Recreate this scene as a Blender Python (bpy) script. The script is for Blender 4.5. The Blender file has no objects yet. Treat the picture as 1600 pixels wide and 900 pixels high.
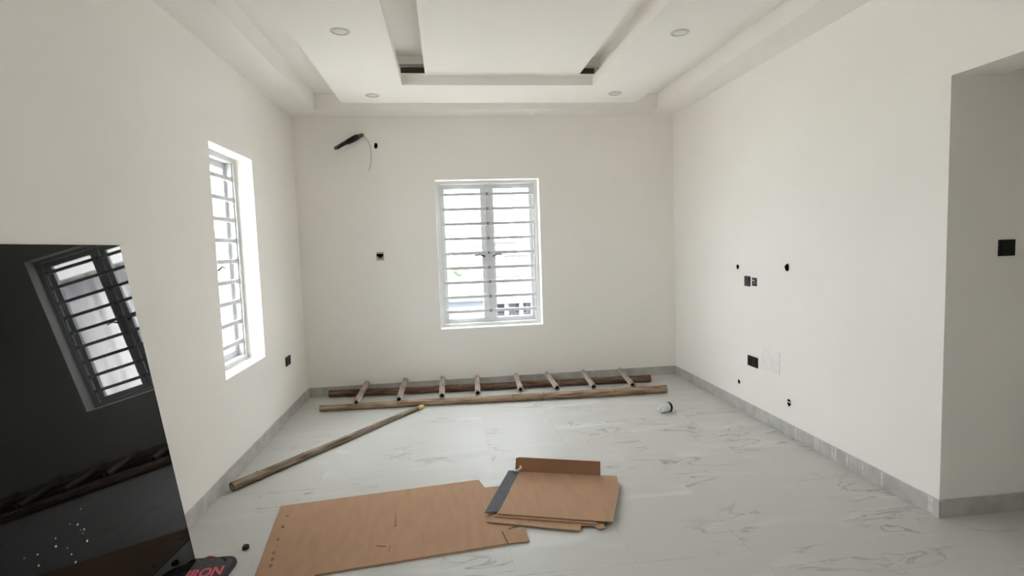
import bpy, bmesh, math, random
from mathutils import Vector, Matrix
random.seed(7)
sc = bpy.context.scene
COL = sc.collection

# ---------------------------------------------------------------- camera, world, exposure
F_PX, YAW, PITCH, ROLL, CAM_H = 850.0, 0.1190, -0.0778, -0.0335, 1.5789
XL, XR, YB, ZC = -1.554, 2.648, 6.080, 3.0        # left wall, right wall, back wall, soffit height
YR = -4.6                                          # wall behind the camera
fw = Vector((math.sin(YAW)*math.cos(PITCH), math.cos(YAW)*math.cos(PITCH), math.sin(PITCH)))
r0 = Vector((math.cos(YAW), -math.sin(YAW), 0)); u0 = r0.cross(fw)
rt = math.cos(ROLL)*r0 + math.sin(ROLL)*u0
up = -math.sin(ROLL)*r0 + math.cos(ROLL)*u0
cam = bpy.data.cameras.new('camera'); cam.sensor_width = 36; cam.lens = F_PX/1600*36
cam.clip_start = 0.05; cam.clip_end = 2000
co = bpy.data.objects.new('camera', cam); COL.objects.link(co)
co.matrix_world = Matrix(((rt.x, up.x, -fw.x, 0), (rt.y, up.y, -fw.y, 0), (rt.z, up.z, -fw.z, CAM_H), (0, 0, 0, 1)))
sc.camera = co

SKY = 12.6
w = bpy.data.worlds.new('overcast_sky'); sc.world = w; w.use_nodes = True
bg = w.node_tree.nodes['Background']; bg.inputs[0].default_value = (0.91, 0.955, 1.0, 1); bg.inputs[1].default_value = SKY

sun = bpy.data.lights.new('added_sun', 'SUN'); sun.energy = 42; sun.angle = math.radians(12); sun.color = (1, .96, .90)  # added sun, aimed clear of the windows, lifts ground bounce into the room
so = bpy.data.objects.new('added_sun', sun); COL.objects.link(so)
so.rotation_euler = Vector((-.55, .45, -.72)).to_track_quat('-Z', 'Y').to_euler()
sc.view_settings.view_transform = 'Standard'; sc.view_settings.look = 'None'
sc.view_settings.gamma = 1; sc.view_settings.use_curve_mapping = False
sc.view_settings.exposure = 0.55
sc.cycles.max_bounces = 16; sc.cycles.diffuse_bounces = 12; sc.cycles.glossy_bounces = 6
sc.cycles.transparent_max_bounces = 16; sc.cycles.transmission_bounces = 8
sc.cycles.caustics_reflective = False; sc.cycles.caustics_refractive = False
sc.cycles.use_denoising = True

def portal(loc, rot, sx, sy):                      # guides sky sampling through a window; emits nothing itself
    l = bpy.data.lights.new('window_daylight', 'AREA'); l.shape = 'RECTANGLE'; l.size = sx; l.size_y = sy
    l.cycles.is_portal = True
    o = bpy.data.objects.new('window_daylight', l); COL.objects.link(o); o.location = loc; o.rotation_euler = rot

# ---------------------------------------------------------------- materials
MATS = {}
def nt(name):
    m = bpy.data.materials.new(name); m.use_nodes = True
    t = m.node_tree; return m, t, t.nodes['Principled BSDF']
def mat(name, col, rough=0.6, metal=0.0, noise=0.0, nscale=20.0, bump=0.0, spec=0.5, stretch=None, trans=0.0):
    m, t, b = nt(name)
    b.inputs['Roughness'].default_value = rough; b.inputs['Metallic'].default_value = metal
    b.inputs['Specular IOR Level'].default_value = spec
    b.inputs['Transmission Weight'].default_value = trans
    b.inputs['Base Color'].default_value = (*col, 1)
    if noise or bump:
        g = t.nodes.new('ShaderNodeNewGeometry'); n = t.nodes.new('ShaderNodeTexNoise')
        n.inputs['Scale'].default_value = nscale; n.inputs['Detail'].default_value = 6
        src = g.outputs['Position']
        if stretch:
            mp = t.nodes.new('ShaderNodeMapping'); mp.inputs['Scale'].default_value = stretch
            t.links.new(src, mp.inputs[0]); src = mp.outputs[0]
        t.links.new(src, n.inputs['Vector'])
        r = t.nodes.new('ShaderNodeValToRGB')
        r.color_ramp.elements[0].position = .3; r.color_ramp.elements[1].position = .7
        r.color_ramp.elements[0].color = (*[c*(1-noise) for c in col], 1)
        r.color_ramp.elements[1].color = (*[min(1, c*(1+noise)) for c in col], 1)
        t.links.new(n.outputs[0], r.inputs[0]); t.links.new(r.outputs[0], b.inputs['Base Color'])
        if bump:
            bp = t.nodes.new('ShaderNodeBump'); bp.inputs['Strength'].default_value = bump; bp.inputs['Distance'].default_value = .01
            t.links.new(n.outputs[0], bp.inputs['Height']); t.links.new(bp.outputs[0], b.inputs['Normal'])
    MATS[name] = m; return m

mat('wall_paint', (.915, .895, .860), .75, noise=.012, nscale=1.6, spec=.3)
mat('ceiling_paint', (.905, .885, .850), .7, noise=.01, nscale=1.5, spec=.3)
mat('patch', (.87, .85, .82), .8, noise=.05, nscale=18)
mat('skirting', (.50, .485, .465), .3, noise=.16, nscale=9)
mat('smear', (.66, .65, .63), .8, noise=.15, nscale=30)
mat('grout', (.48, .475, .46), .8)
mat('white_alu', (.62, .63, .64), .4, noise=.03, nscale=8)
mat('grille_paint', (.55, .555, .56), .45, noise=.08, nscale=30)
mat('dark_metal', (.05, .05, .055), .4, metal=.4)
mat('black_plastic', (.006, .006, .007), .45, spec=.3)
mat('grey_plastic', (.22, .215, .20), .5)
mat('box_steel', (.42, .40, .34), .5, noise=.25, nscale=60)
mat('hole_dark', (.004, .004, .004), .9, spec=0)
mat('ring_grey', (.66, .64, .61), .65)
mat('lens_white', (.76, .75, .73), .65)
mat('dark_brown', (.045, .034, .026), .8)
mat('cardboard', (.44, .272, .170), .85, noise=.06, nscale=5, bump=.05, spec=.2, stretch=(5, 1, 1))
mat('cardboard_shade_scuff', (.36, .200, .115), .85, noise=.08, nscale=7, spec=.2)  # reddish board with shade painted in for the upright flaps; also scuff ridges
mat('cardboard_edge', (.24, .145, .09), .9)
mat('dark_strip', (.075, .08, .09), .8, noise=.12, nscale=14)
mat('white_tape', (.75, .74, .72), .5)
mat('insulation', (.035, .03, .026), .8, noise=.4, nscale=60)
mat('insulation_grey', (.12, .11, .09), .8, noise=.4, nscale=70)
mat('wire_grey', (.33, .32, .30), .6)
mat('pouch_black', (.018, .018, .020), .7, noise=.5, nscale=60, bump=.2)
mat('pouch_grey', (.055, .055, .06), .75, noise=.35, nscale=80, bump=.2)
mat('pink', (.78, .10, .16), .6)
mat('red_trim', (.30, .05, .06), .7)
mat('clear_plastic', (.90, .91, .91), .2, trans=.25)
mat('plaster_white', (.85, .85, .83), .9)
mat('crumb_dark', (.05, .045, .04), .9, noise=.5, nscale=150)
mat('bamboo_cut', (.62, .50, .16), .7)
mat('paint_drop', (.55, .55, .54), .8)

def bamboo_mat(name, c0, c1, c2):
    m, t, b = nt(name); b.inputs['Roughness'].default_value = .6; b.inputs['Specular IOR Level'].default_value = .3
    tc = t.nodes.new('ShaderNodeTexCoord'); mp = t.nodes.new('ShaderNodeMapping'); mp.inputs['Scale'].default_value = (2.2, 22, 22)
    n = t.nodes.new('ShaderNodeTexNoise'); n.inputs['Scale'].default_value = 2.2; n.inputs['Detail'].default_value = 7
    r = t.nodes.new('ShaderNodeValToRGB'); e = r.color_ramp.elements
    e[0].position = .28; e[0].color = (*c0, 1); e[1].position = .75; e[1].color = (*c2, 1); k = e.new(.5); k.color = (*c1, 1)
    t.links.new(tc.outputs['Object'], mp.inputs[0]); t.links.new(mp.outputs[0], n.inputs['Vector'])
    t.links.new(n.outputs[0], r.inputs[0]); t.links.new(r.outputs[0], b.inputs['Base Color']); MATS[name] = m
bamboo_mat('bamboo_front', (.12, .07, .04), (.34, .24, .155), (.54, .42, .30))
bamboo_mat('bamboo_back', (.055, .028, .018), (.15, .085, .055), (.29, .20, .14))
bamboo_mat('bamboo_rung', (.18, .135, .10), (.40, .33, .27), (.58, .52, .46))
bamboo_mat('bamboo_pole', (.09, .065, .045), (.27, .205, .145), (.42, .34, .26))

def tile_mat():
    m, t, b = nt('floor_tile'); b.inputs['Roughness'].default_value = .3; b.inputs['Specular IOR Level'].default_value = .10
    N = t.nodes; L = t.links
    g = N.new('ShaderNodeNewGeometry'); oi = N.new('ShaderNodeObjectInfo')
    sc_ = N.new('ShaderNodeMath'); sc_.operation = 'MULTIPLY'; sc_.inputs[1].default_value = 37.0; L.new(oi.outputs['Random'], sc_.inputs[0])
    ad = N.new('ShaderNodeVectorMath'); ad.operation = 'ADD'; L.new(g.outputs['Position'], ad.inputs[0]); L.new(sc_.outputs[0], ad.inputs[1])
    mp = N.new('ShaderNodeMapping'); mp.inputs['Rotation'].default_value = (0, 0, math.radians(38)); mp.inputs['Scale'].default_value = (.8, 3.0, 1)
    L.new(ad.outputs[0], mp.inputs[0])
    def noise(scale, detail, dist, vec):
        n = N.new('ShaderNodeTexNoise'); n.inputs['Scale'].default_value = scale; n.inputs['Detail'].default_value = detail
        n.inputs['Distortion'].default_value = dist; L.new(vec, n.inputs['Vector']); return n.outputs[0]
    def ramp(x, pts):
        r = N.new('ShaderNodeValToRGB'); e = r.color_ramp.elements
        e[0].position, e[1].position = pts[0][0], pts[-1][0]
        e[0].color = (*[pts[0][1]]*3, 1); e[1].color = (*[pts[-1][1]]*3, 1)
        for p, v in pts[1:-1]:
            k = e.new(p); k.color = (v, v, v, 1)
        L.new(x, r.inputs[0]); return r.outputs[0]
    def mul(a, c):
        k = N.new('ShaderNodeMath'); k.operation = 'MULTIPLY'; L.new(a, k.inputs[0]); L.new(c, k.inputs[1]); return k.outputs[0]
    vein = ramp(noise(2.3, 5, .7, mp.outputs[0]), [(.478, 0), (.498, 1), (.502, 1), (.524, 0)])
    mask = ramp(noise(1.7, 3, .2, ad.outputs[0]), [(.50, 0), (.64, 1)])
    v = mul(vein, mask)
    wv = ramp(noise(1.25, 4, 1.0, mp.outputs[0]), [(.56, 0), (.74, 1)])
    mx = N.new('ShaderNodeMix'); mx.data_type = 'RGBA'; mx.inputs[6].default_value = (.57, .57, .55, 1); mx.inputs[7].default_value = (.65, .65, .635, 1)
    L.new(wv, mx.inputs[0])
    m2 = N.new('ShaderNodeMix'); m2.data_type = 'RGBA'; m2.inputs[7].default_value = (.20, .195, .18, 1)
    fa = N.new('ShaderNodeMath'); fa.operation = 'MULTIPLY'; fa.inputs[1].default_value = .58; L.new(v, fa.inputs[0])
    L.new(fa.outputs[0], m2.inputs[0]); L.new(mx.outputs[2], m2.inputs[6]); L.new(m2.outputs[2], b.inputs['Base Color'])
    rr = ramp(noise(3.0, 4, 0, ad.outputs[0]), [(.3, .40), (.7, .50)]); L.new(rr, b.inputs['Roughness'])
    MATS['tile'] = m
tile_mat()

def glass_mat():
    m = bpy.data.materials.new('pane_glass'); m.use_nodes = True; t = m.node_tree; t.nodes.clear()
    o = t.nodes.new('ShaderNodeOutputMaterial'); mx = t.nodes.new('ShaderNodeMixShader')
    tr = t.nodes.new('ShaderNodeBsdfTransparent'); gl = t.nodes.new('ShaderNodeBsdfGlossy'); gl.inputs['Roughness'].default_value = .02
    tr.inputs[0].default_value = (.96, .965, .965, 1)
    fr = t.nodes.new('ShaderNodeFresnel'); fr.inputs[0].default_value = 1.45
    ge = t.nodes.new('ShaderNodeNewGeometry'); iv = t.nodes.new('ShaderNodeMath'); iv.operation = 'SUBTRACT'; iv.inputs[0].default_value = 1
    ml = t.nodes.new('ShaderNodeMath'); ml.operation = 'MULTIPLY'; t.links.new(ge.outputs['Backfacing'], iv.inputs[1])
    t.links.new(fr.outputs[0], ml.inputs[0]); t.links.new(iv.outputs[0], ml.inputs[1])     # reflect at the outer skin only, no false total reflection inside the thin pane
    t.links.new(ml.outputs[0], mx.inputs[0]); t.links.new(tr.outputs[0], mx.inputs[1]); t.links.new(gl.outputs[0], mx.inputs[2]); t.links.new(mx.outputs[0], o.inputs[0])
    MATS['glass'] = m
glass_mat()
m, t, b = nt('black_glass'); b.inputs['Base Color'].default_value = (.003, .0035, .0035, 1); b.inputs['Roughness'].default_value = .015
b.inputs['IOR'].default_value = 1.27; MATS['black_glass'] = m

# ---------------------------------------------------------------- mesh helpers
class MB:
    def __init__(s): s.v = []; s.f = []
    def add(s, vs, fs):
        k = len(s.v); s.v += [tuple(v) for v in vs]; s.f += [tuple(i+k for i in f) for f in fs]; return s
    def box(s, x0, x1, y0, y1, z0, z1):
        vs = [(x0,y0,z0),(x1,y0,z0),(x1,y1,z0),(x0,y1,z0),(x0,y0,z1),(x1,y0,z1),(x1,y1,z1),(x0,y1,z1)]
        return s.add(vs, [(0,3,2,1),(4,5,6,7),(0,1,5,4),(1,2,6,5),(2,3,7,6),(3,0,4,7)])
    def obox(s, o, a, b_, c):                       # corner o with edge vectors a, b, c
        o, a, b_, c = map(Vector, (o, a, b_, c))
        vs = [o, o+a, o+a+b_, o+b_, o+c, o+a+c, o+a+b_+c, o+b_+c]
        return s.add(vs, [(0,3,2,1),(4,5,6,7),(0,1,5,4),(1,2,6,5),(2,3,7,6),(3,0,4,7)])
    def prism(s, poly, z0, z1):                     # z0 / z1 numbers or lists
        n = len(poly); a = z0 if isinstance(z0, list) else [z0]*n; c = z1 if isinstance(z1, list) else [z1]*n
        vs = [(p[0], p[1], a[i]) for i, p in enumerate(poly)] + [(p[0], p[1], c[i]) for i, p in enumerate(poly)]
        return s.add(vs, [tuple(range(n-1, -1, -1)), tuple(range(n, 2*n))] + [(i, (i+1) % n, n+(i+1) % n, n+i) for i in range(n)])
    def tube(s, pts, rad, n=10, cap=True):
        pts = [Vector(p) for p in pts]; rad = rad if isinstance(rad, list) else [rad]*len(pts); rings = []
        ref = Vector((0, 0, 1))
        for i, p in enumerate(pts):
            d = (pts[min(i+1, len(pts)-1)] - pts[max(i-1, 0)]).normalized()
            a = d.cross(ref if abs(d.dot(ref)) < .95 else Vector((1, 0, 0))).normalized(); c = a.cross(d)
            rings.append([p + (a*math.cos(2*math.pi*k/n) + c*math.sin(2*math.pi*k/n))*rad[i] for k in range(n)])
        vs = [v for r in rings for v in r]; fs = []
        for i in range(len(rings)-1):
            for k in range(n):
                fs.append((i*n+k, i*n+(k+1) % n, (i+1)*n+(k+1) % n, (i+1)*n+k))
        if cap: fs += [tuple(range(n-1, -1, -1)), tuple(range((len(rings)-1)*n, len(rings)*n))]
        return s.add(vs, fs)
    def build(s, name, material, parent=None, origin=None, smooth=False, bevel=0.0):
        if parent is not None: o_ = Vector(parent.get('_org', (0, 0, 0)))
        else: o_ = Vector(origin or (0, 0, 0))
        me = bpy.data.meshes.new(name); me.from_pydata([Vector(v)-o_ for v in s.v], [], s.f); me.validate()
        bm = bmesh.new(); bm.from_mesh(me); bmesh.ops.recalc_face_normals(bm, faces=bm.faces)
        if bevel: bmesh.ops.bevel(bm, geom=list(bm.edges), offset=bevel, segments=2, profile=.5, affect='EDGES', clamp_overlap=True)
        bm.to_mesh(me); bm.free()
        if smooth:
            for p in me.polygons: p.use_smooth = True
        me.materials.append(MATS[material] if isinstance(material, str) else material)
        o = bpy.data.objects.new(name, me); COL.objects.link(o)
        if parent is not None: o.parent = parent
        else: o.location = o_
        o['_org'] = tuple(o_)
        return o
def tag(o, label=None, cat=None, group=None, kind=None):
    if label: o['label'] = label
    if cat: o['category'] = cat
    if group: o['group'] = group
    if kind: o['kind'] = kind
    return o
def thing(name, loc, label, cat, group=None):
    o = bpy.data.objects.new(name, None); COL.objects.link(o); o.location = loc; o['_org'] = tuple(loc); o.empty_display_size = .1
    return tag(o, label, cat, group)
def struct(o): o['kind'] = 'structure'; return o

def slab(name, u, z, holes, to3, depth, material, extra_u=(), extra_z=()):
    """wall slab with rectangular openings and their reveals; to3(u, d, z) maps to the room, d = 0 is the room face"""
    us = sorted({u[0], u[1], *[h[0] for h in holes], *[h[1] for h in holes]}); zs = sorted({z[0], z[1], *[h[2] for h in holes], *[h[3] for h in holes]})
    solid = lambda i, j: 0 <= i < len(us)-1 and 0 <= j < len(zs)-1 and not any(h[0] <= (us[i]+us[i+1])/2 <= h[1] and h[2] <= (zs[j]+zs[j+1])/2 <= h[3] for h in holes)
    m = MB(); idx = {}
    def V(a, d, c):
        k = (round(a, 5), d, round(c, 5))
        if k not in idx: idx[k] = len(m.v); m.v.append(to3(a, d, c))
        return idx[k]
    for i in range(len(us)-1):
        for j in range(len(zs)-1):
            if not solid(i, j): continue
            a0, a1, c0, c1 = us[i], us[i+1], zs[j], zs[j+1]
            for d in (0, depth): m.f.append((V(a0,d,c0), V(a1,d,c0), V(a1,d,c1), V(a0,d,c1)))
            for (di, dj, p, q) in ((-1,0,(a0,c0),(a0,c1)), (1,0,(a1,c0),(a1,c1)), (0,-1,(a0,c0),(a1,c0)), (0,1,(a0,c1),(a1,c1))):
                if not solid(i+di, j+dj): m.f.append((V(p[0],0,p[1]), V(q[0],0,q[1]), V(q[0],depth,q[1]), V(p[0],depth,p[1])))
    return struct(m.build(name, material))

# ---------------------------------------------------------------- shell
WT = .28                                            # wall thickness
LWIN = (3.944, 4.776, .711, 2.353)                  # left window opening: y0 y1 z0 z1
BWIN = (-.083, 1.069, .673, 2.320)                  # back window opening: x0 x1 z0 z1
SWIN = (.98, 1.74, .711, 2.353)                      # unseen left-wall window beside the camera, added to light the room
YO, ZO, XO = 2.603, 2.383, 2.925                    # passage: far jamb, lintel height, outer face
ZT = 3.42
wall_l = slab('wall_left', (YR-WT, YB+WT), (-.3, ZT), [LWIN, SWIN], lambda u, d, z: (XL-d, u, z), WT, 'wall_paint')
wall_b = slab('wall_back', (XL, 5.2), (-.3, ZT), [BWIN], lambda u, d, z: (u, YB+d, z), WT, 'wall_paint')
wall_r = slab('wall_right', (YR-WT, YB), (-.3, ZT), [(1.75, YO, -.3, ZO)], lambda u, d, z: (XR+d, u, z), XO-XR, 'wall_paint')
slab('wall_rear', (XL, XR), (-.3, ZT), [], lambda u, d, z: (u, YR-d, z), WT, 'wall_paint')
slab('wall_passage_far', (XO, 5.2), (-.3, ZT), [], lambda u, d, z: (u, YO+d, z), .2, 'wall_paint')
slab('wall_passage_near', (XO, 5.2), (-.3, ZT), [], lambda u, d, z: (u, 1.75-d, z), .2, 'wall_paint')
slab('wall_passage_end', (1.55, YO+.2), (-.3, ZT), [], lambda u, d, z: (5.2+d, u, z), .2, 'wall_paint')
struct(MB().box(XO, 5.2, 1.75, YO, 2.75, 2.9).build('ceiling_passage', 'ceiling_paint'))

floor = struct(MB().box(XL-.02, 5.2, YR-.02, YB+.02, -.3, -.0015).build('floor', 'grout'))
tile_me = None
for i in range(-4, 9):
    for j in range(-4, 6):
        x0 = .27+.6*i; y0 = .08+1.2*j
        if x0+.6 < XL or x0 > 5.2 or (x0 > XO and (y0 > YO or y0+1.2 < 1.35)): continue
        if tile_me is None:
            t_ = MB().box(-.2996, .2996, -.5996, .5996, -.0015, 0).build('tile', 'tile', floor); tile_me = t_.data
        else:
            t_ = bpy.data.objects.new('tile', tile_me); COL.objects.link(t_); t_.parent = floor
        t_.location = (x0+.3, y0+.6, 0)

# skirting of cut tiles
def skirting(name, a, b_, inward, length):
    a, b_, n = Vector(a), Vector(b_), Vector(inward); L = (b_-a).length; d = (b_-a).normalized()
    root = struct(MB().obox(a, d*L, n*.007, (0, 0, .097)).build(name, 'grout'))
    s = 0
    while s < L-.01:
        e = min(L, s+length)
        MB().obox(a+d*(s+.0012), d*(e-s-.0024), n*.012, (0, 0, .1)).build('skirting_tile', 'skirting', root, bevel=.0012); s = e
    return root
skirting('baseboard_left', (XL, 1.70, 0), (XL, YB, 0), (1, 0, 0), .6)
skirting('baseboard_back', (XL+.012, YB, 0), (XR-.012, YB, 0), (0, -1, 0), .6)
br = skirting('baseboard_right', (XR, YO-.012, 0), (XR, YB, 0), (-1, 0, 0), .6)
for y, wd in ((3.82, .018), (3.79, .008), (3.60, .012), (3.575, .010), (3.42, .014), (3.385, .020), (3.28, .012), (3.14, .010), (2.98, .014), (2.63, .030)):
    MB().box(XR-.0128, XR-.0115, y, y+wd, .012, .099).build('grout_smear', 'smear', br)
skirting('baseboard_passage', (XR, YO, 0), (5.2, YO, 0), (0, -1, 0), .6)

# ceiling: soffit along the walls, raised trench, flush floating panel, raised centre board with two light slots
SW, ZP, A0, A1, YS = .309, 3.08, -.112, 1.250, 4.865
P0, P1, Q1, Q0 = -.935, 2.008, 5.515, YR+.60        # panel extents x0 x1, far y, near y
R0, R1, S1, S0 = -.315, 1.385, 4.92, YR+1.3         # opening in the panel
ceil = slab('ceiling', (XL, XR), (YR, YB), [(R0-.06, A0, S0, YS), (A1, R1+.06, S0, YS)], lambda u, d, z: (u, z, 3.16+d), .07, 'ceiling_paint')
MB().box(XL, XR, YR, YB, 3.23, 3.30).build('slot_roof', 'ceiling_paint', ceil)
m = MB()
for bx in ((XL, XL+SW, YR, YB), (XR-SW, XR, YR, YB), (XL+SW, XR-SW, YB-SW, YB), (XL+SW, XR-SW, YR, YR+SW)): m.box(*bx, ZC, 3.16)
m.build('perimeter_soffit', 'ceiling_paint', ceil)
m = MB()
for bx in ((P0, R0-.06, Q0, Q1), (R1+.06, P1, Q0, Q1), (R0-.06, R1+.06, S1, Q1), (R0-.06, R1+.06, Q0, S0)): m.box(*bx, ZC, 3.16)
for bx in ((R0-.06, R0, S0, S1), (R1, R1+.06, S0, S1)): m.box(*bx, ZC, ZP)                # lip below the light pocket
m.build('floating_panel', 'ceiling_paint', ceil)
m = MB()
m.box(A0, A1, S0, S1, ZP, 3.115)
m.box(R0, A0, YS, S1, ZP, 3.115); m.box(A1, R1, YS, S1, ZP, 3.115)
m.build('centre_board', 'ceiling_paint', ceil)
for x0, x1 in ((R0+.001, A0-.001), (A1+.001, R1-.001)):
    MB().box(x0, x1, YS-.012, YS, ZP+.004, 3.128).build('slot_end_block', 'dark_brown', ceil)  # plain dark brown block across the far end of the slot

def lathe(m, c, prof, n=28, axis='z'):
    rings = []
    for r, h in prof:
        ring = []
        for k in range(n):
            a = 2*math.pi*k/n
            ring.append((c[0]+r*math.cos(a), c[1]+r*math.sin(a), c[2]+h))
        rings.append(ring)
    fs = [(i*n+k, i*n+(k+1) % n, (i+1)*n+(k+1) % n, (i+1)*n+k) for i in range(len(rings)-1) for k in range(n)]
    m.add([v for r in rings for v in r], fs); return m
for (x, y, lb) in ((-.619, 3.748, 'side window, far from back wall'), (-.606, 5.243, 'side window, close to back wall'),
                  (1.662, 3.693, 'passage, far from back wall'), (1.677, 5.182, 'passage, close to back wall')):
    d = thing('downlight', (x, y, ZC), 'round recessed ceiling downlight, on the side of the '+lb, 'downlight', 'recessed ceiling downlights')
    lathe(MB(), (x, y, ZC), [(.046, .004), (.046, -.003), (.050, -.007), (.058, -.006), (.063, -.001), (.063, .004)]).build('trim_ring', 'ring_grey', d, smooth=True)
    lathe(MB(), (x, y, ZC), [(.0001, -.003), (.030, -.003), (.046, -.0015)]).build('diffuser', 'lens_white', d, smooth=True)

# ---------------------------------------------------------------- windows
def window(name, u0, u1, z0, z1, to3, bars=True, nb=9, zb0=.841, dz=.1667, mid=0.0):
    def bx(m, a0, a1, d0, d1, c0, c1):
        o = Vector(to3(a0, d0, c0)); return m.obox(o, Vector(to3(a1, d0, c0))-o, Vector(to3(a0, d1, c0))-o, Vector((0, 0, c1-c0)))
    D0, D1 = .135, .265; ft, fs = .034, .040
    m = MB()
    bx(m, u0, u0+fs, D0, D1, z0, z1); bx(m, u1-fs, u1, D0, D1, z0, z1)
    bx(m, u0+fs, u1-fs, D0, D1, z0, z0+ft); bx(m, u0+fs, u1-fs, D0, D1, z1-ft, z1)
    um = (u0+u1)/2+mid
    bx(m, um-.024, um+.024, D0+.04, D1, z0+ft, z1-ft)
    root = struct(m.build(name, 'white_alu'))
    for (a, b_, hs) in ((u0+fs, um-.024, 1), (um+.024, u1-fs, -1)):
        st = .054; s = MB()
        bx(s, a, a+st, D0+.065, D1-.02, z0+ft, z1-ft); bx(s, b_-st, b_, D0+.065, D1-.02, z0+ft, z1-ft)
        bx(s, a+st, b_-st, D0+.065, D1-.02, z0+ft, z0+ft+.05); bx(s, a+st, b_-st, D0+.065, D1-.02, z1-ft-.05, z1-ft)
        sash = s.build('sash', 'white_alu', root)
        bx(MB(), a+st-.005, b_-st+.005, D0+.093, D0+.099, z0+ft+.045, z1-ft-.045).build('pane', 'glass', sash)
        if bars:
            hx = (b_-st*.5) if hs > 0 else (a+st*.5-mid*.7); zc = 1.465
            p = [to3(hx, D0+.064, zc), to3(hx, D0+.035, zc), to3(hx-hs*.05, D0+.03, zc+.025), to3(hx-hs*.11, D0+.03, zc+.012)]
            MB().tube(p, [.009, .009, .008, .006], 8).build('handle', 'dark_metal', sash, smooth=True)
    if bars:
        g0, g1 = .152, .176
        for a in (u0+fs, u1-fs-.012): bx(MB(), a, a+.012, g0-.004, g1+.004, z0+ft, z1-ft).build('grille_post', 'grille_paint', root)
        bx(MB(), um-.020, um+.020, g1, g1+.006, z0+ft, z1-ft).build('grille_post', 'grille_paint', root)
        for k in range(nb):
            c = zb0+dz*k
            b_ = bx(MB(), u0+fs+.012, u1-fs-.012, g0, g1, c-.0165, c+.0165).build('grille_bar', 'grille_paint', root, bevel=.004)
            for a in (u0+fs+.012, u1-fs-.046): bx(MB(), a, a+.034, g0-.006, g1+.002, c-.020, c+.020).build('bar_socket', 'grille_paint', b_, bevel=.003)
            bx(MB(), um-.013, um+.013, g0-.004, g0, c-.016, c+.016).build('bar_clip', 'grey_plastic', b_, bevel=.001)
    return root
window('window_1', *BWIN, lambda u, d, z: (u, YB+d, z))
window('window_2', *LWIN, lambda u, d, z: (XL-d, u, z), zb0=.866, dz=.1655, mid=-.055)
window('added_window', *SWIN, lambda u, d, z: (XL-d, u, z), bars=False)
portal(((BWIN[0]+BWIN[1])/2, YB+.275, (BWIN[2]+BWIN[3])/2), (-math.pi/2, 0, 0), BWIN[1]-BWIN[0], BWIN[3]-BWIN[2])
portal((XL-.275, (LWIN[0]+LWIN[1])/2, (LWIN[2]+LWIN[3])/2), (0, -math.pi/2, 0), LWIN[3]-LWIN[2], LWIN[1]-LWIN[0])
portal((XL-.275, (SWIN[0]+SWIN[1])/2, (SWIN[2]+SWIN[3])/2), (0, -math.pi/2, 0), SWIN[3]-SWIN[2], SWIN[1]-SWIN[0])

# ---------------------------------------------------------------- leaning black glass sheet
LEAN = .13931; n_ = Vector((math.cos(LEAN), 0, math.sin(LEAN))); w_ = Vector((-math.sin(LEAN), 0, math.cos(LEAN)))
GX, GY0, GY1, GZ = (-1.30318-.1389*.036)/.9903, 1.60, 2.822, .036
g = thing('glass_sheet', (GX, (GY0+GY1)/2, 0), 'tall black glossy glass sheet leaning against the white wall', 'glass panel')
MB().obox(Vector((GX, GY0, GZ)) - n_*.006, n_*.006, (0, GY1-GY0, 0), w_*1.624).build('glass', 'black_glass', g, bevel=.0015)
for (y, z, r) in ((2.167, .644, .004), (2.133, .600, .006), (2.158, .568, .005), (2.148, .556, .003), (2.158, .521, .007), (2.021, .608, .005), (2.013, .583, .007),
                  (2.071, .519, .005), (1.933, .600, .005), (1.880, .618, .004), (1.926, .565, .005), (2.081, .484, .006), (2.14, .575, .003), (2.06, .55, .003), (2.10, .62, .003)):
    c = Vector((GX, y, GZ)) + w_*((z-GZ)/w_.z) + n_*.0002; a = Vector((0, 1, 0))
    pts = [c + (a*math.cos(k)*random.uniform(.5, 1) + w_*math.sin(k)*random.uniform(.4, .8))*r for k in [j*math.pi/4 for j in range(8)]]
    s = MB(); s.add(pts + [c+n_*.0012], [(k, (k+1) % 8, 8) for k in range(8)]); s.build('paint_drop', 'paint_drop', g)

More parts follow.
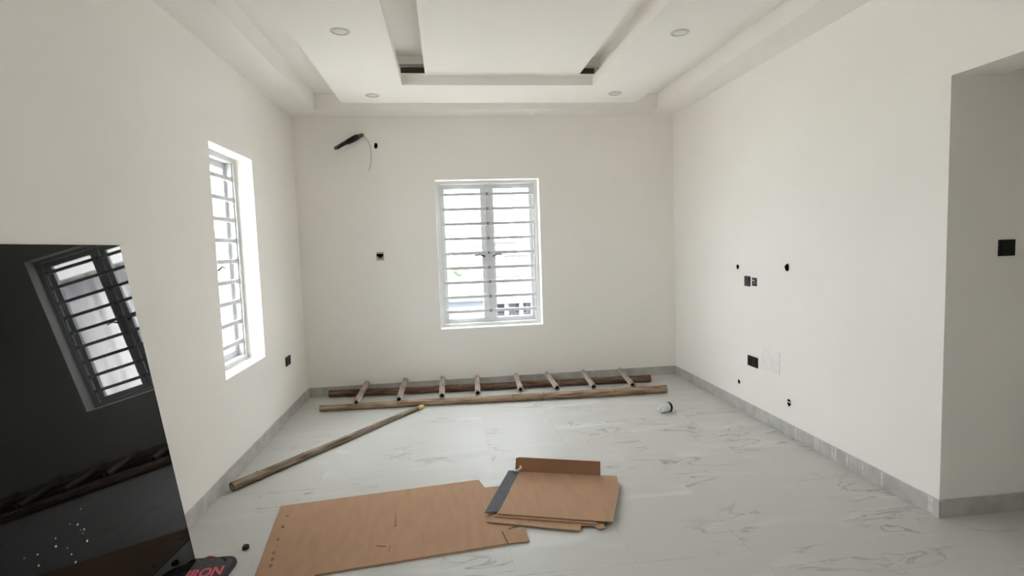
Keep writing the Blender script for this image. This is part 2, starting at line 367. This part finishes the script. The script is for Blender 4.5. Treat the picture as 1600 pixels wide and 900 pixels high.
# ---------------------------------------------------------------- bamboo
def bamboo(name, parent, p0, p1, r0_, r1_, material, node=.33, wob=.006, seed=0, wall=.62, origin=None, nn=14, hollow=True):
    rnd = random.Random(seed); p0, p1 = Vector(p0), Vector(p1); L = (p1-p0).length; d = (p1-p0)/L
    side = d.cross(Vector((0, 0, 1))).normalized(); nrm = side.cross(d)
    ts = []; s = node*rnd.uniform(.3, .8)
    while s < L-.02: ts += [s-.018, s-.007, s, s+.007, s+.018]; s += node*rnd.uniform(.85, 1.15)
    nodes = ts[2::5]; ts = sorted([t_ for t_ in ts if .001 < t_ < L-.001] + [0, L])
    ph = rnd.uniform(0, 6); off = lambda t_: wob*(math.sin(t_*2.1+ph)+.5*math.sin(t_*5.3+2*ph))
    sizes = []; rings = []
    for t_ in ts:
        r = r0_+(r1_-r0_)*t_/L
        for q in nodes:
            if abs(t_-q) < .003: r *= 1.13
            elif abs(t_-q) < .009: r *= 1.02
            elif abs(t_-q) < .02: r *= .985
        sizes.append((t_, r))
    seq = []
    if hollow: seq += [(.05, sizes[0][1]*wall*.9, 0), (0.0, sizes[0][1]*wall, 0)]
    seq += [(t_, r, 1) for t_, r in sizes]
    if hollow: seq += [(L, sizes[-1][1]*wall, 0), (L-.05, sizes[-1][1]*wall*.9, 0)]
    vs = []; fs = []
    for t_, r, k_ in seq:
        for k in range(nn):
            a = 2*math.pi*k/nn
            vs.append((t_, math.cos(a)*r + off(t_), math.sin(a)*r))
    for i in range(len(seq)-1):
        for k in range(nn): fs.append((i*nn+k, i*nn+(k+1) % nn, (i+1)*nn+(k+1) % nn, (i+1)*nn+k))
    fs += [tuple(range(nn-1, -1, -1)), tuple(range((len(seq)-1)*nn, len(seq)*nn))]
    me = bpy.data.meshes.new(name); me.from_pydata(vs, [], fs)
    bm = bmesh.new(); bm.from_mesh(me); bmesh.ops.recalc_face_normals(bm, faces=bm.faces); bm.to_mesh(me); bm.free()
    for p in me.polygons: p.use_smooth = True
    me.materials.append(MATS[material]); me.materials.append(MATS['hole_dark'])
    me.polygons[len(me.polygons)-1].material_index = 1; me.polygons[len(me.polygons)-2].material_index = 1
    me.set_sharp_from_angle(angle=math.radians(50))
    o = bpy.data.objects.new(name, me); COL.objects.link(o)
    base = Vector(parent['_org']) if parent else Vector((0, 0, 0))
    o.matrix_local = Matrix.Translation(p0-base) @ Matrix((d, side, nrm)).transposed().to_4x4()
    if parent: o.parent = parent
    return o

lad = thing('bamboo_ladder', (.45, 5.65, 0), 'rough bamboo ladder lying flat on the floor beneath the window', 'ladder')
bamboo('rail', lad, (-1.302, 5.485, .032), (2.217, 5.320, .043), .029, .041, 'bamboo_front', .36, .008, 3)
bamboo('rail', lad, (-1.318, 5.985, .045), (2.222, 5.790, .040), .036, .040, 'bamboo_back', .36, .008, 5)
near = [(-.936, 5.406), (-.527, 5.412), (-.097, 5.435), (.261, 5.443), (.710, 5.457), (1.083, 5.425), (1.457, 5.372), (1.857, 5.333)]
far = [(-.917, .128), (-.500, .138), (-.099, .130), (.293, .115), (.731, .112), (1.085, .105), (1.501, .112), (1.937, .105)]
for k, ((nx, ny), (fx, fz)) in enumerate(zip(near, far)):
    bamboo('rung', lad, (nx, ny, .088+.012*k/7), (fx, 6.035 if k < 6 else 6.0, fz), .0295, .0265, 'bamboo_rung', .24, .002, 20+k, wall=.72)

pole = thing('bamboo_pole', (-.9, 4.5, 0), 'long weathered bamboo pole lying slantwise on the floor against the skirting', 'pole')
bamboo('cane', pole, (-1.497, 3.742, .032), (-.285, 5.356, .0215), .031, .020, 'bamboo_pole', .38, .010, 11)
pd = Vector((-.285+1.497, 5.356-3.742, -.0105)).normalized(); pe = Vector((-.285, 5.356, .0215))
MB().tube([pe-pd*.075, pe-pd*.04, pe+pd*.004], [.0225, .0225, .016], 12).build('cut_tip', 'bamboo_cut', pole, smooth=True)

# ---------------------------------------------------------------- cardboard
def sheet(name, poly, z, th, material, parent, warp=.004, seed=0):
    """corrugated board: polygon with slightly uneven height, thickness th"""
    rnd = random.Random(seed)
    zs = [z + rnd.uniform(0, warp) for _ in poly]
    return MB().prism(poly, zs, [q+th for q in zs]).build(name, material, parent)
cs = thing('cardboard_sheet', (-.4, 3.1, 0), 'large flattened brown cardboard sheet with a row of staple holes along one end', 'cardboard')
main = [(-1.089, 3.441), (.157, 3.581), (.190, 3.452), (.30, 3.46), (.36, 2.955), (.242, 2.879), (.262, 2.752), (-.70, 2.643), (-.988, 2.610)]
sheet('panel', main, .0005, .005, 'cardboard', cs, .0015, 1)
flap = [(.246, 2.884), (.372, 2.900), (.379, 2.757), (.266, 2.752)]
sheet('end_flap', flap, .004, .005, 'cardboard', cs, .004, 2)
# crease along the near edge: a narrow folded strip
sheet('folded_edge', [(-.70, 2.645), (-.72, 2.735), (.235, 2.872), (.258, 2.755)], .0060, .0035, 'cardboard', cs, .001, 3)
for (x, y) in ((-1.01, 3.30), (-1.00, 3.17), (-.985, 3.03), (-.965, 2.89), (-.955, 2.83), (-.945, 2.77)):
    MB().prism([(x+.008*math.cos(a), y+.014*math.sin(a)) for a in [k*math.pi/4 for k in range(8)]], .0055, .0078).build('staple_hole', 'cardboard_edge', cs)
for (x0, y0, x1, y1) in ((-.43, 2.86, -.38, 2.845), (-.36, 2.85, -.36, 2.78), (-.36, 3.2, -.352, 3.05)):
    d = Vector((x1-x0, y1-y0, 0)).normalized(); s = Vector((-d.y, d.x, 0))*.004
    MB().obox(Vector((x0, y0, .0058))-s, (x1-x0, y1-y0, 0), s*2, (0, 0, .0040)).build('scuff_ridge', 'cardboard_shade_scuff', cs)

cb = thing('cardboard_box', (.6, 3.2, 0), 'flattened brown cardboard box with an upright back flap and a dark grey side strip', 'cardboard')
sheet('under_panel', [(.166, 2.991), (.663, 2.799), (.683, 2.851), (.752, 2.838), (.771, 2.800), (.806, 2.806), (.90, 3.35), (.50, 3.50)], .0105, .005, 'cardboard', cb, .001, 4)
sheet('middle_panel', [(.215, 3.030), (.770, 2.838), (.95, 3.38), (.48, 3.55)], .0170, .005, 'cardboard', cb, .001, 5)
top = [(.440, 3.600), (.960, 3.430), (1.066, 3.408), (1.050, 3.335), (1.02, 3.21), (.860, 2.836), (.795, 2.852), (.232, 3.045)]
sheet('top_panel', top, .0235, .005, 'cardboard', cb, .003, 6)
# upright flap at the back fold
fa, fb = Vector((.440, 3.602, .026)), Vector((.962, 3.432, .026)); fd = fb-fa; fn = Vector((-fd.y, fd.x, 0)).normalized()
upv = fn*.016 + Vector((0, 0, .098))
MB().add([fa, fb, fb+upv*.95+fd*.0, fa+upv-fd*.01, fa+fn*.005, fb+fn*.005, fb+upv*.95+fn*.005, fa+upv-fd*.01+fn*.005],
         [(0,1,2,3),(7,6,5,4),(0,4,5,1),(1,5,6,2),(2,6,7,3),(3,7,4,0)]).build('back_flap', 'cardboard_shade_scuff', cb)
MB().add([fa, fa+upv-fd*.01, fa+upv*.93-fd*.045, fa-fd*.055+Vector((0, 0, .02)), fa+fn*.004, fa+upv-fd*.01+fn*.004, fa+upv*.93-fd*.045+fn*.004, fa-fd*.055+Vector((0, 0, .02))+fn*.004],
         [(0,1,2,3),(7,6,5,4),(0,4,5,1),(1,5,6,2),(2,6,7,3),(3,7,4,0)]).build('corner_flap', 'cardboard_shade_scuff', cb)
sheet('side_strip', [(.370, 3.640), (.440, 3.590), (.245, 3.066), (.163, 3.074)], .0260, .004, 'dark_strip', cb, .002, 7)
tp = [(.395, 3.62, .036), (.41, 3.595, .040), (.432, 3.588, .046), (.452, 3.600, .056), (.448, 3.612, .066)]
MB().tube(tp, [.006, .007, .008, .010, .006], 8).build('tape_curl', 'white_tape', cb, smooth=True)

# ---------------------------------------------------------------- small things on the floor
jar = thing('plastic_jar', (1.95, 4.70, 0), 'small clear plastic jar with a black lid lying on its side on the tiles', 'jar')
jd = Vector((.97, .24, 0)).normalized(); jc = Vector((1.885, 4.69, .046))
def jar_part(name, prof, material):
    MB().tube([jc+jd*a for a, r in prof], [r for a, r in prof], 24).build(name, material, jar, smooth=True)
jar_part('body', [(0, .030), (.004, .038), (.03, .043), (.075, .045), (.095, .042)], 'clear_plastic')
jar_part('lid', [(.094, .040), (.095, .046), (.112, .046), (.116, .042)], 'black_plastic')
jar_part('base_plug', [(-.012, .014), (-.010, .018), (.001, .019)], 'white_tape')

def crumb(name, c, r, material, label, cat, seed, group=None):
    rnd = random.Random(seed); bm = bmesh.new(); bmesh.ops.create_icosphere(bm, subdivisions=2, radius=r)
    for v in bm.verts: v.co *= rnd.uniform(.65, 1.1); v.co.z = max(v.co.z*.7, -r*.45)
    zmin = min(v.co.z for v in bm.verts)
    for v in bm.verts: v.co.z -= zmin
    me = bpy.data.meshes.new(name); bm.to_mesh(me); bm.free(); me.materials.append(MATS[material])
    o = bpy.data.objects.new(name, me); COL.objects.link(o); o.location = (*c, 0); return tag(o, label, cat, group)
crumb('rubble_crumb', (-1.135, 2.97), .021, 'crumb_dark', 'dark crumb of rubble on the floor beside the cardboard sheet', 'rubble', 1)
crumb('plaster_flake', (2.258, 4.163), .016, 'plaster_white', 'larger white plaster flake on the tiles, closer to the skirting', 'flake', 2, 'plaster flakes on the tiles')
crumb('plaster_flake', (2.125, 4.037), .013, 'plaster_white', 'smaller white plaster flake on the tiles, farther from the skirting', 'flake', 3, 'plaster flakes on the tiles')

# padded pouch under the glass corner
po = thing('fabric_pouch', (-1.29, 2.68, 0), 'black padded fabric pouch with pink IRON lettering under the glass corner', 'pouch')
def rrect(x0, x1, y0, y1, rad, n=6):
    out = []
    for cx, cy, a0 in ((x1-rad, y1-rad, 0), (x0+rad, y1-rad, 90), (x0+rad, y0+rad, 180), (x1-rad, y0+rad, 270)):
        for k in range(n+1):
            a = math.radians(a0+90*k/n); out.append((cx+rad*math.cos(a), cy+rad*math.sin(a)))
    return out
def pad(rings, name, material, parent, rot=0.0, c=(0, 0)):
    m = MB(); vs = []; n = len(rings[0][0])
    R = Matrix.Rotation(rot, 3, 'Z')
    for poly, z in rings:
        for p in poly: q = R @ Vector((p[0]-c[0], p[1]-c[1], 0)); vs.append((q.x+c[0], q.y+c[1], z))
    fs = [(i*n+k, i*n+(k+1) % n, (i+1)*n+(k+1) % n, (i+1)*n+k) for i in range(len(rings)-1) for k in range(n)]
    fs += [tuple(range(n-1, -1, -1)), tuple(range((len(rings)-1)*n, len(rings)*n))]
    m.add(vs, fs); return m.build(name, material, parent, smooth=False)
X0, X1, Y0, Y1 = -1.43, -1.136, 2.44, 2.872; C_ = (-1.28, 2.66)
pad([(rrect(X0, X1, Y0, Y1, .055), 0.0), (rrect(X0-.004, X1+.004, Y0-.004, Y1+.004, .058), .010), (rrect(X0, X1, Y0, Y1, .055), .024)], 'body', 'pouch_black', po, -.04, C_)
pad([(rrect(X0+.010, X1-.014, Y0+.012, Y1-.014, .045), .024), (rrect(X0+.012, X1-.018, Y0+.014, Y1-.018, .042), .029), (rrect(X0+.03, X1-.035, Y0+.03, Y1-.035, .03), .0300)], 'top_panel', 'pouch_grey', po, -.04, C_)
MB().tube([(-1.30, 2.868, .020), (-1.28, 2.872, .022), (-1.252, 2.870, .020)], [.008, .011, .008], 8).build('red_piping', 'red_trim', po, smooth=True)
MB().tube([(-1.215, 2.850, .024), (-1.20, 2.845, .026), (-1.18, 2.825, .026), (-1.175, 2.80, .024)], [.006, .008, .008, .006], 8).build('strap_loop', 'pouch_black', po, smooth=True)
fc = bpy.data.curves.new('lettering', 'FONT'); fc.body = 'IRON'; fc.size = .085; fc.extrude = .0008; fc.align_x = 'LEFT'; fc.offset = .0022
fo = bpy.data.objects.new('lettering_tmp', fc); COL.objects.link(fo)
me = bpy.data.meshes.new_from_object(fo.evaluated_get(bpy.context.evaluated_depsgraph_get())); COL.objects.unlink(fo); bpy.data.objects.remove(fo)
me.materials.clear(); me.materials.append(MATS['pink']); me.name = 'lettering'
lt = bpy.data.objects.new('lettering', me); COL.objects.link(lt); lt.parent = po
lt.location = Vector((-1.318, 2.678, .0308)) - Vector(po['_org']); lt.rotation_euler = (0, 0, .10); lt.scale = (.80, 1.25, 1)

# ---------------------------------------------------------------- wall fittings
def plate(name, label, cat, axis, c, wd, ht, rockers=1, group=None, plate_mat='black_plastic', th=.009):
    """axis: 'L' on the left wall, 'R' right wall, 'B' back wall, 'P' passage wall; c = (along wall, z)"""
    f = {'L': lambda u, d, z: (XL+d, u, z), 'R': lambda u, d, z: (XR-d, u, z), 'B': lambda u, d, z: (u, YB-d, z), 'P': lambda u, d, z: (u, YO-d, z)}[axis]
    t_ = thing(name, f(c[0], 0, c[1]-ht/2), label, cat, group)
    def bx(u0, u1, d0, d1, z0, z1, nm, mt, bv):
        o = Vector(f(u0, d0, z0))
        return MB().obox(o, Vector(f(u1, d0, z0))-o, Vector(f(u0, d1, z0))-o, (0, 0, z1-z0)).build(nm, mt, t_, bevel=bv)
    bx(c[0]-wd/2, c[0]+wd/2, 0, th, c[1]-ht/2, c[1]+ht/2, 'plate', plate_mat, .003)
    for k in range(rockers):
        cw = wd/rockers; u = c[0]-wd/2+cw*(k+.5)
        bx(u-cw*.30, u+cw*.30, th-.001, th+.004, c[1]-ht*.30, c[1]+ht*.30, 'rocker', 'black_plastic', .0015)
    return t_, bx
plate('wall_switch', 'square black switch plate on the grey passage wall', 'switch', 'P', (3.005, 1.478), .100, .088)
plate('wall_socket', 'black double socket plate low on the wall beside the barred side window', 'socket', 'L', (5.402, .545), .150, .088, 2)
plate('wall_socket', 'black socket plate next to the square plaster patch on the right wall', 'socket', 'R', (4.440, .490), .155, .092, 2)
plate('wall_switch', 'small black plate between the upper conduit holes, beside an open box', 'switch', 'R', (4.527, 1.195), .088, .090)
t_, bx = plate('junction_box', 'narrow open black box with grey inserts beside the small black plate', 'junction box', 'R', (4.416, 1.195), .064, .072, 0)
bx(4.400, 4.440, .008, .012, 1.200, 1.214, 'insert', 'box_steel', .001); bx(4.392, 4.412, .008, .012, 1.178, 1.192, 'insert', 'grey_plastic', .001)
t_, bx = plate('junction_box', 'small square open steel wall box with a dark hole beside the window', 'junction box', 'B', (-.711, 1.510), .084, .090, 0, plate_mat='box_steel', th=.006)
bx(-.745, -.677, .0055, .0075, 1.505, 1.538, 'cavity', 'hole_dark', .002)
bx(-.727, -.690, .0055, .0085, 1.486, 1.505, 'wire_end', 'insulation', .002)

def conduit(parent, axis, c, ru, rz, bar=False, seed=0):
    rnd = random.Random(seed)
    f = {'R': lambda u, d, z: (XR-d, u, z), 'B': lambda u, d, z: (u, YB-d, z)}[axis]
    n = 14; ang = [2*math.pi*k/n for k in range(n)]; jit = [rnd.uniform(.85, 1.1) for _ in range(n)]
    out = [f(c[0]+ru*1.18*math.cos(a)*j, .0005, c[1]+rz*1.18*math.sin(a)*j) for a, j in zip(ang, jit)]
    mid = [f(c[0]+ru*1.08*math.cos(a)*j, .0035, c[1]+rz*1.08*math.sin(a)*j) for a, j in zip(ang, jit)]
    inn = [f(c[0]+ru*math.cos(a)*j, .0012, c[1]+rz*math.sin(a)*j) for a, j in zip(ang, jit)]
    m = MB(); m.add(out+mid+inn, [(i*n+k, i*n+(k+1) % n, (i+1)*n+(k+1) % n, (i+1)*n+k) for i in (0, 1) for k in range(n)])
    h = m.build('conduit_hole', 'wall_paint', parent)
    MB().add(inn, [tuple(range(n))]).build('hole_mouth', 'hole_dark', h)
    if bar:
        o = Vector(f(c[0]-ru*.9, .002, c[1]+rz*.02)); MB().obox(o, Vector(f(c[0]+ru*.9, .002, c[1]+rz*.02))-o, Vector(f(c[0]-ru*.9, .006, c[1]+rz*.02))-o, (0, 0, .008)).build('wire_end', 'white_tape', h)
conduit(wall_r, 'R', (4.691, 1.316), .024, .023, seed=1)
conduit(wall_r, 'R', (3.967, 1.336), .028, .031, seed=2)
conduit(wall_r, 'R', (4.671, .254), .020, .021, seed=3)
conduit(wall_r, 'R', (3.932, .267), .024, .032, True, seed=4)
conduit(wall_b, 'B', (-.695, 2.696), .019, .030, seed=5)
MB().box(XR-.004, XR, 4.055, 4.300, .462, .640).build('plaster_patch', 'patch', wall_r, bevel=.0015)

ac = thing('pipe_bundle', (-.95, YB, 2.65), 'dark insulated pipe bundle poking out of the wall with a thin hanging wire', 'pipe')
MB().tube([(-.822, YB+.02, 2.818), (-.850, YB-.03, 2.802), (-.93, YB-.05, 2.757), (-1.03, YB-.07, 2.703), (-1.115, YB-.08, 2.655)], [.018, .018, .024, .021, .016], 10).build('pipe', 'insulation_grey', ac, smooth=True)
MB().tube([(-.835, YB+.02, 2.806), (-.86, YB-.035, 2.788), (-.95, YB-.07, 2.738), (-1.05, YB-.09, 2.678), (-1.085, YB-.09, 2.652)], [.013, .014, .016, .014, .010], 10).build('pipe', 'insulation', ac, smooth=True)
MB().tube([(-.87, YB-.045, 2.787), (-.92, YB-.058, 2.758), (-.985, YB-.07, 2.722)], [.028, .031, .027], 12).build('tape_wrap', 'insulation', ac, smooth=True)
MB().tube([(-.832, YB-.02, 2.808), (-.800, YB-.03, 2.790), (-.765, YB-.03, 2.735), (-.748, YB-.03, 2.66), (-.746, YB-.03, 2.57), (-.760, YB-.03, 2.48), (-.778, YB-.03, 2.425)], .0032, 6).build('wire', 'wire_grey', ac, smooth=True)

# ---------------------------------------------------------------- the town outside
GZ0 = -7.0
mat('town_ground', (.43, .415, .385), .95, noise=.3, nscale=.08)
def streak_mat(name, a, b_, scale=(2.6, 2.6, .14), ns=1.6):
    m, t, p = nt(name); p.inputs['Roughness'].default_value = .9
    g_ = t.nodes.new('ShaderNodeNewGeometry'); mp = t.nodes.new('ShaderNodeMapping'); mp.inputs['Scale'].default_value = scale
    n = t.nodes.new('ShaderNodeTexNoise'); n.inputs['Scale'].default_value = ns; n.inputs['Detail'].default_value = 6
    r = t.nodes.new('ShaderNodeValToRGB'); r.color_ramp.elements[0].position = .35; r.color_ramp.elements[1].position = .62
    r.color_ramp.elements[0].color = (*a, 1); r.color_ramp.elements[1].color = (*b_, 1)
    t.links.new(g_.outputs['Position'], mp.inputs[0]); t.links.new(mp.outputs[0], n.inputs['Vector']); t.links.new(n.outputs[0], r.inputs[0]); t.links.new(r.outputs[0], p.inputs['Base Color'])
    MATS[name] = m
streak_mat('stained_render', (.34, .33, .36), (.82, .82, .83))
struct(MB().box(-400, 400, -60, 700, GZ0-.5, GZ0).build('ground', 'town_ground'))
PAL = {'greyblue': (.17, .19, .23), 'cream': (.26, .24, .19), 'rose': (.30, .20, .18), 'lav': (.21, .21, .28), 'white': (.34, .34, .33), 'tan': (.25, .20, .15),
       'green': (.14, .20, .13), 'rust': (.22, .13, .11), 'slate': (.10, .11, .13), 'pale': (.30, .31, .33), 'win': (.10, .11, .12), 'teal': (.10, .30, .30), 'bright': (.8, .8, .8)}
for k, c in PAL.items(): mat('town_'+k, c if k in ('bright', 'teal') else tuple(q*.3 for q in c), .85, noise=.08, nscale=.8)
def house(label, x0, x1, y0, y1, top, wall, roof, kind='flat', rows=2, cols=3, wmat='town_win', wsize=(1.0, 1.1), columns=False):
    h = thing('house', ((x0+x1)/2, (y0+y1)/2, GZ0), label, 'house')
    rh = .35 if kind == 'flat' else min(2.2, (top-GZ0)*.35)
    MB().box(x0, x1, y0, y1, GZ0, top-rh).build('walls', wall, h)
    if kind == 'flat':
        MB().box(x0-.3, x1+.3, y0-.3, y1+.3, top-rh, top).build('roof', roof, h)
    else:
        e = .5; zr = top-rh; xm0, xm1 = x0+(x1-x0)*.28, x1-(x1-x0)*.28; ym = (y0+y1)/2
        MB().add([(x0-e, y0-e, zr), (x1+e, y0-e, zr), (x1+e, y1+e, zr), (x0-e, y1+e, zr), (xm0, ym, top), (xm1, ym, top)],
                 [(0,3,2,1), (0,1,5,4), (1,2,5), (2,3,4,5), (3,0,4)]).build('roof', roof, h)
    hz = (top-rh-GZ0)/rows
    for r in range(rows):
        for c in range(cols):
            cx = x0+(x1-x0)*(c+.5)/cols; cz = GZ0+hz*(r+.58)
            f = MB().box(cx-wsize[0]/2-.1, cx+wsize[0]/2+.1, y0-.05, y0+.02, cz-wsize[1]/2-.1, cz+wsize[1]/2+.1).build('window', 'town_white', h)
            MB().box(cx-wsize[0]/2, cx+wsize[0]/2, y0-.08, y0-.045, cz-wsize[1]/2, cz+wsize[1]/2).build('pane', wmat, f)
    if columns:
        for c in range(5):
            cx = x0+(x1-x0)*(c+.5)/5+.4
            MB().box(cx-.18, cx+.18, y0-1.1, y0-.75, GZ0, top-rh).build('column', 'town_white', h)
        MB().box(x0, x1, y0-1.2, y0, top-rh-.3, top-rh-.02).build('porch_slab', roof, h)
    return h
house('grey blue flat-roofed house with small dark windows and a slate roof slab', -4.5, 2.95, 42, 50, -2.25, 'town_greyblue', 'town_slate', rows=2, cols=3, wsize=(.45, .45))
house('rose house with white porch columns behind the grey blue house', -3.5, 3.5, 57, 64, -2.2, 'town_rose', 'town_pale', rows=2, cols=3, columns=True)
house('lavender bungalow with white porch columns and pale flat roof', 4.2, 11, 50, 57, -3.0, 'town_lav', 'town_pale', rows=2, cols=4, columns=True)
house('white house under a green hipped roof', 5.4, 12, 74, 82, -2.9, 'town_white', 'town_green', 'hip', 1, 4)
house('lavender house under a rust hipped roof', -3, 2.2, 86, 93, -2.3, 'town_lav', 'town_rust', 'hip', 2, 3)
house('cream house under a slate hipped roof', 2.9, 7.2, 96, 104, -2.6, 'town_cream', 'town_slate', 'hip', 2, 3)
house('tan house under a rust hipped roof', 8.6, 13.4, 100, 108, -2.4, 'town_tan', 'town_rust', 'hip', 2, 3)
house('cream house under a broad green hipped roof', -3, 5.2, 126, 136, -1.0, 'town_cream', 'town_green', 'hip', 2, 4)
house('white house under a tan hipped roof', 9.0, 15.6, 140, 148, -1.9, 'town_white', 'town_tan', 'hip', 2, 4)
house('rose three-storey block with flat pale roof', 16.2, 25, 152, 162, -.8, 'town_rose', 'town_pale', rows=3, cols=5)
house('cream four-storey block with rows of dark windows', 2.5, 13.5, 200, 212, 1.9, 'town_cream', 'town_pale', rows=4, cols=7)
house('pale lavender four-storey block with slate roof slab', 15.8, 29, 222, 236, 3.2, 'town_lav', 'town_slate', rows=4, cols=8)
house('large stained grey neighbouring house close beyond the back wall', 3.6, 13.5, 13.6, 21, 3.45, 'stained_render', 'town_bright', rows=1, cols=2)
house('white neighbouring house with teal window panes seen through the side window', -20, -5.6, 19, 28, 2.4, 'town_bright', 'town_pale', rows=3, cols=7, wmat='town_teal', wsize=(1.0, 1.3))
def tree(label, x, y, top, rad, seed):
    t_ = thing('tree', (x, y, GZ0), label, 'tree'); rnd = random.Random(seed)
    MB().tube([(x, y, GZ0), (x+.1, y, (GZ0+top)/2)], [.35, .22], 8).build('trunk', 'town_tan', t_)
    bm = bmesh.new()
    for k in range(16):
        q = bmesh.ops.create_icosphere(bm, subdivisions=2, radius=rad*rnd.uniform(.3, .5))
        o = Vector((rnd.uniform(-.6, .6)*rad, rnd.uniform(-.5, .5)*rad, top-GZ0-rad*rnd.uniform(.5, 1.4)))
        for v in q['verts']: v.co = v.co*rnd.uniform(.85, 1.1) + o
    me = bpy.data.meshes.new('crown'); bm.to_mesh(me); bm.free(); me.materials.append(MATS['town_green'])
    c = bpy.data.objects.new('crown', me); COL.objects.link(c); c.parent = t_
tree('round green tree beside the cream four-storey block', -.2, 180, .6, 3.4, 1)
tree('low green tree behind the house with the slate hipped roof', 1.5, 112, -2.0, 2.2, 2)
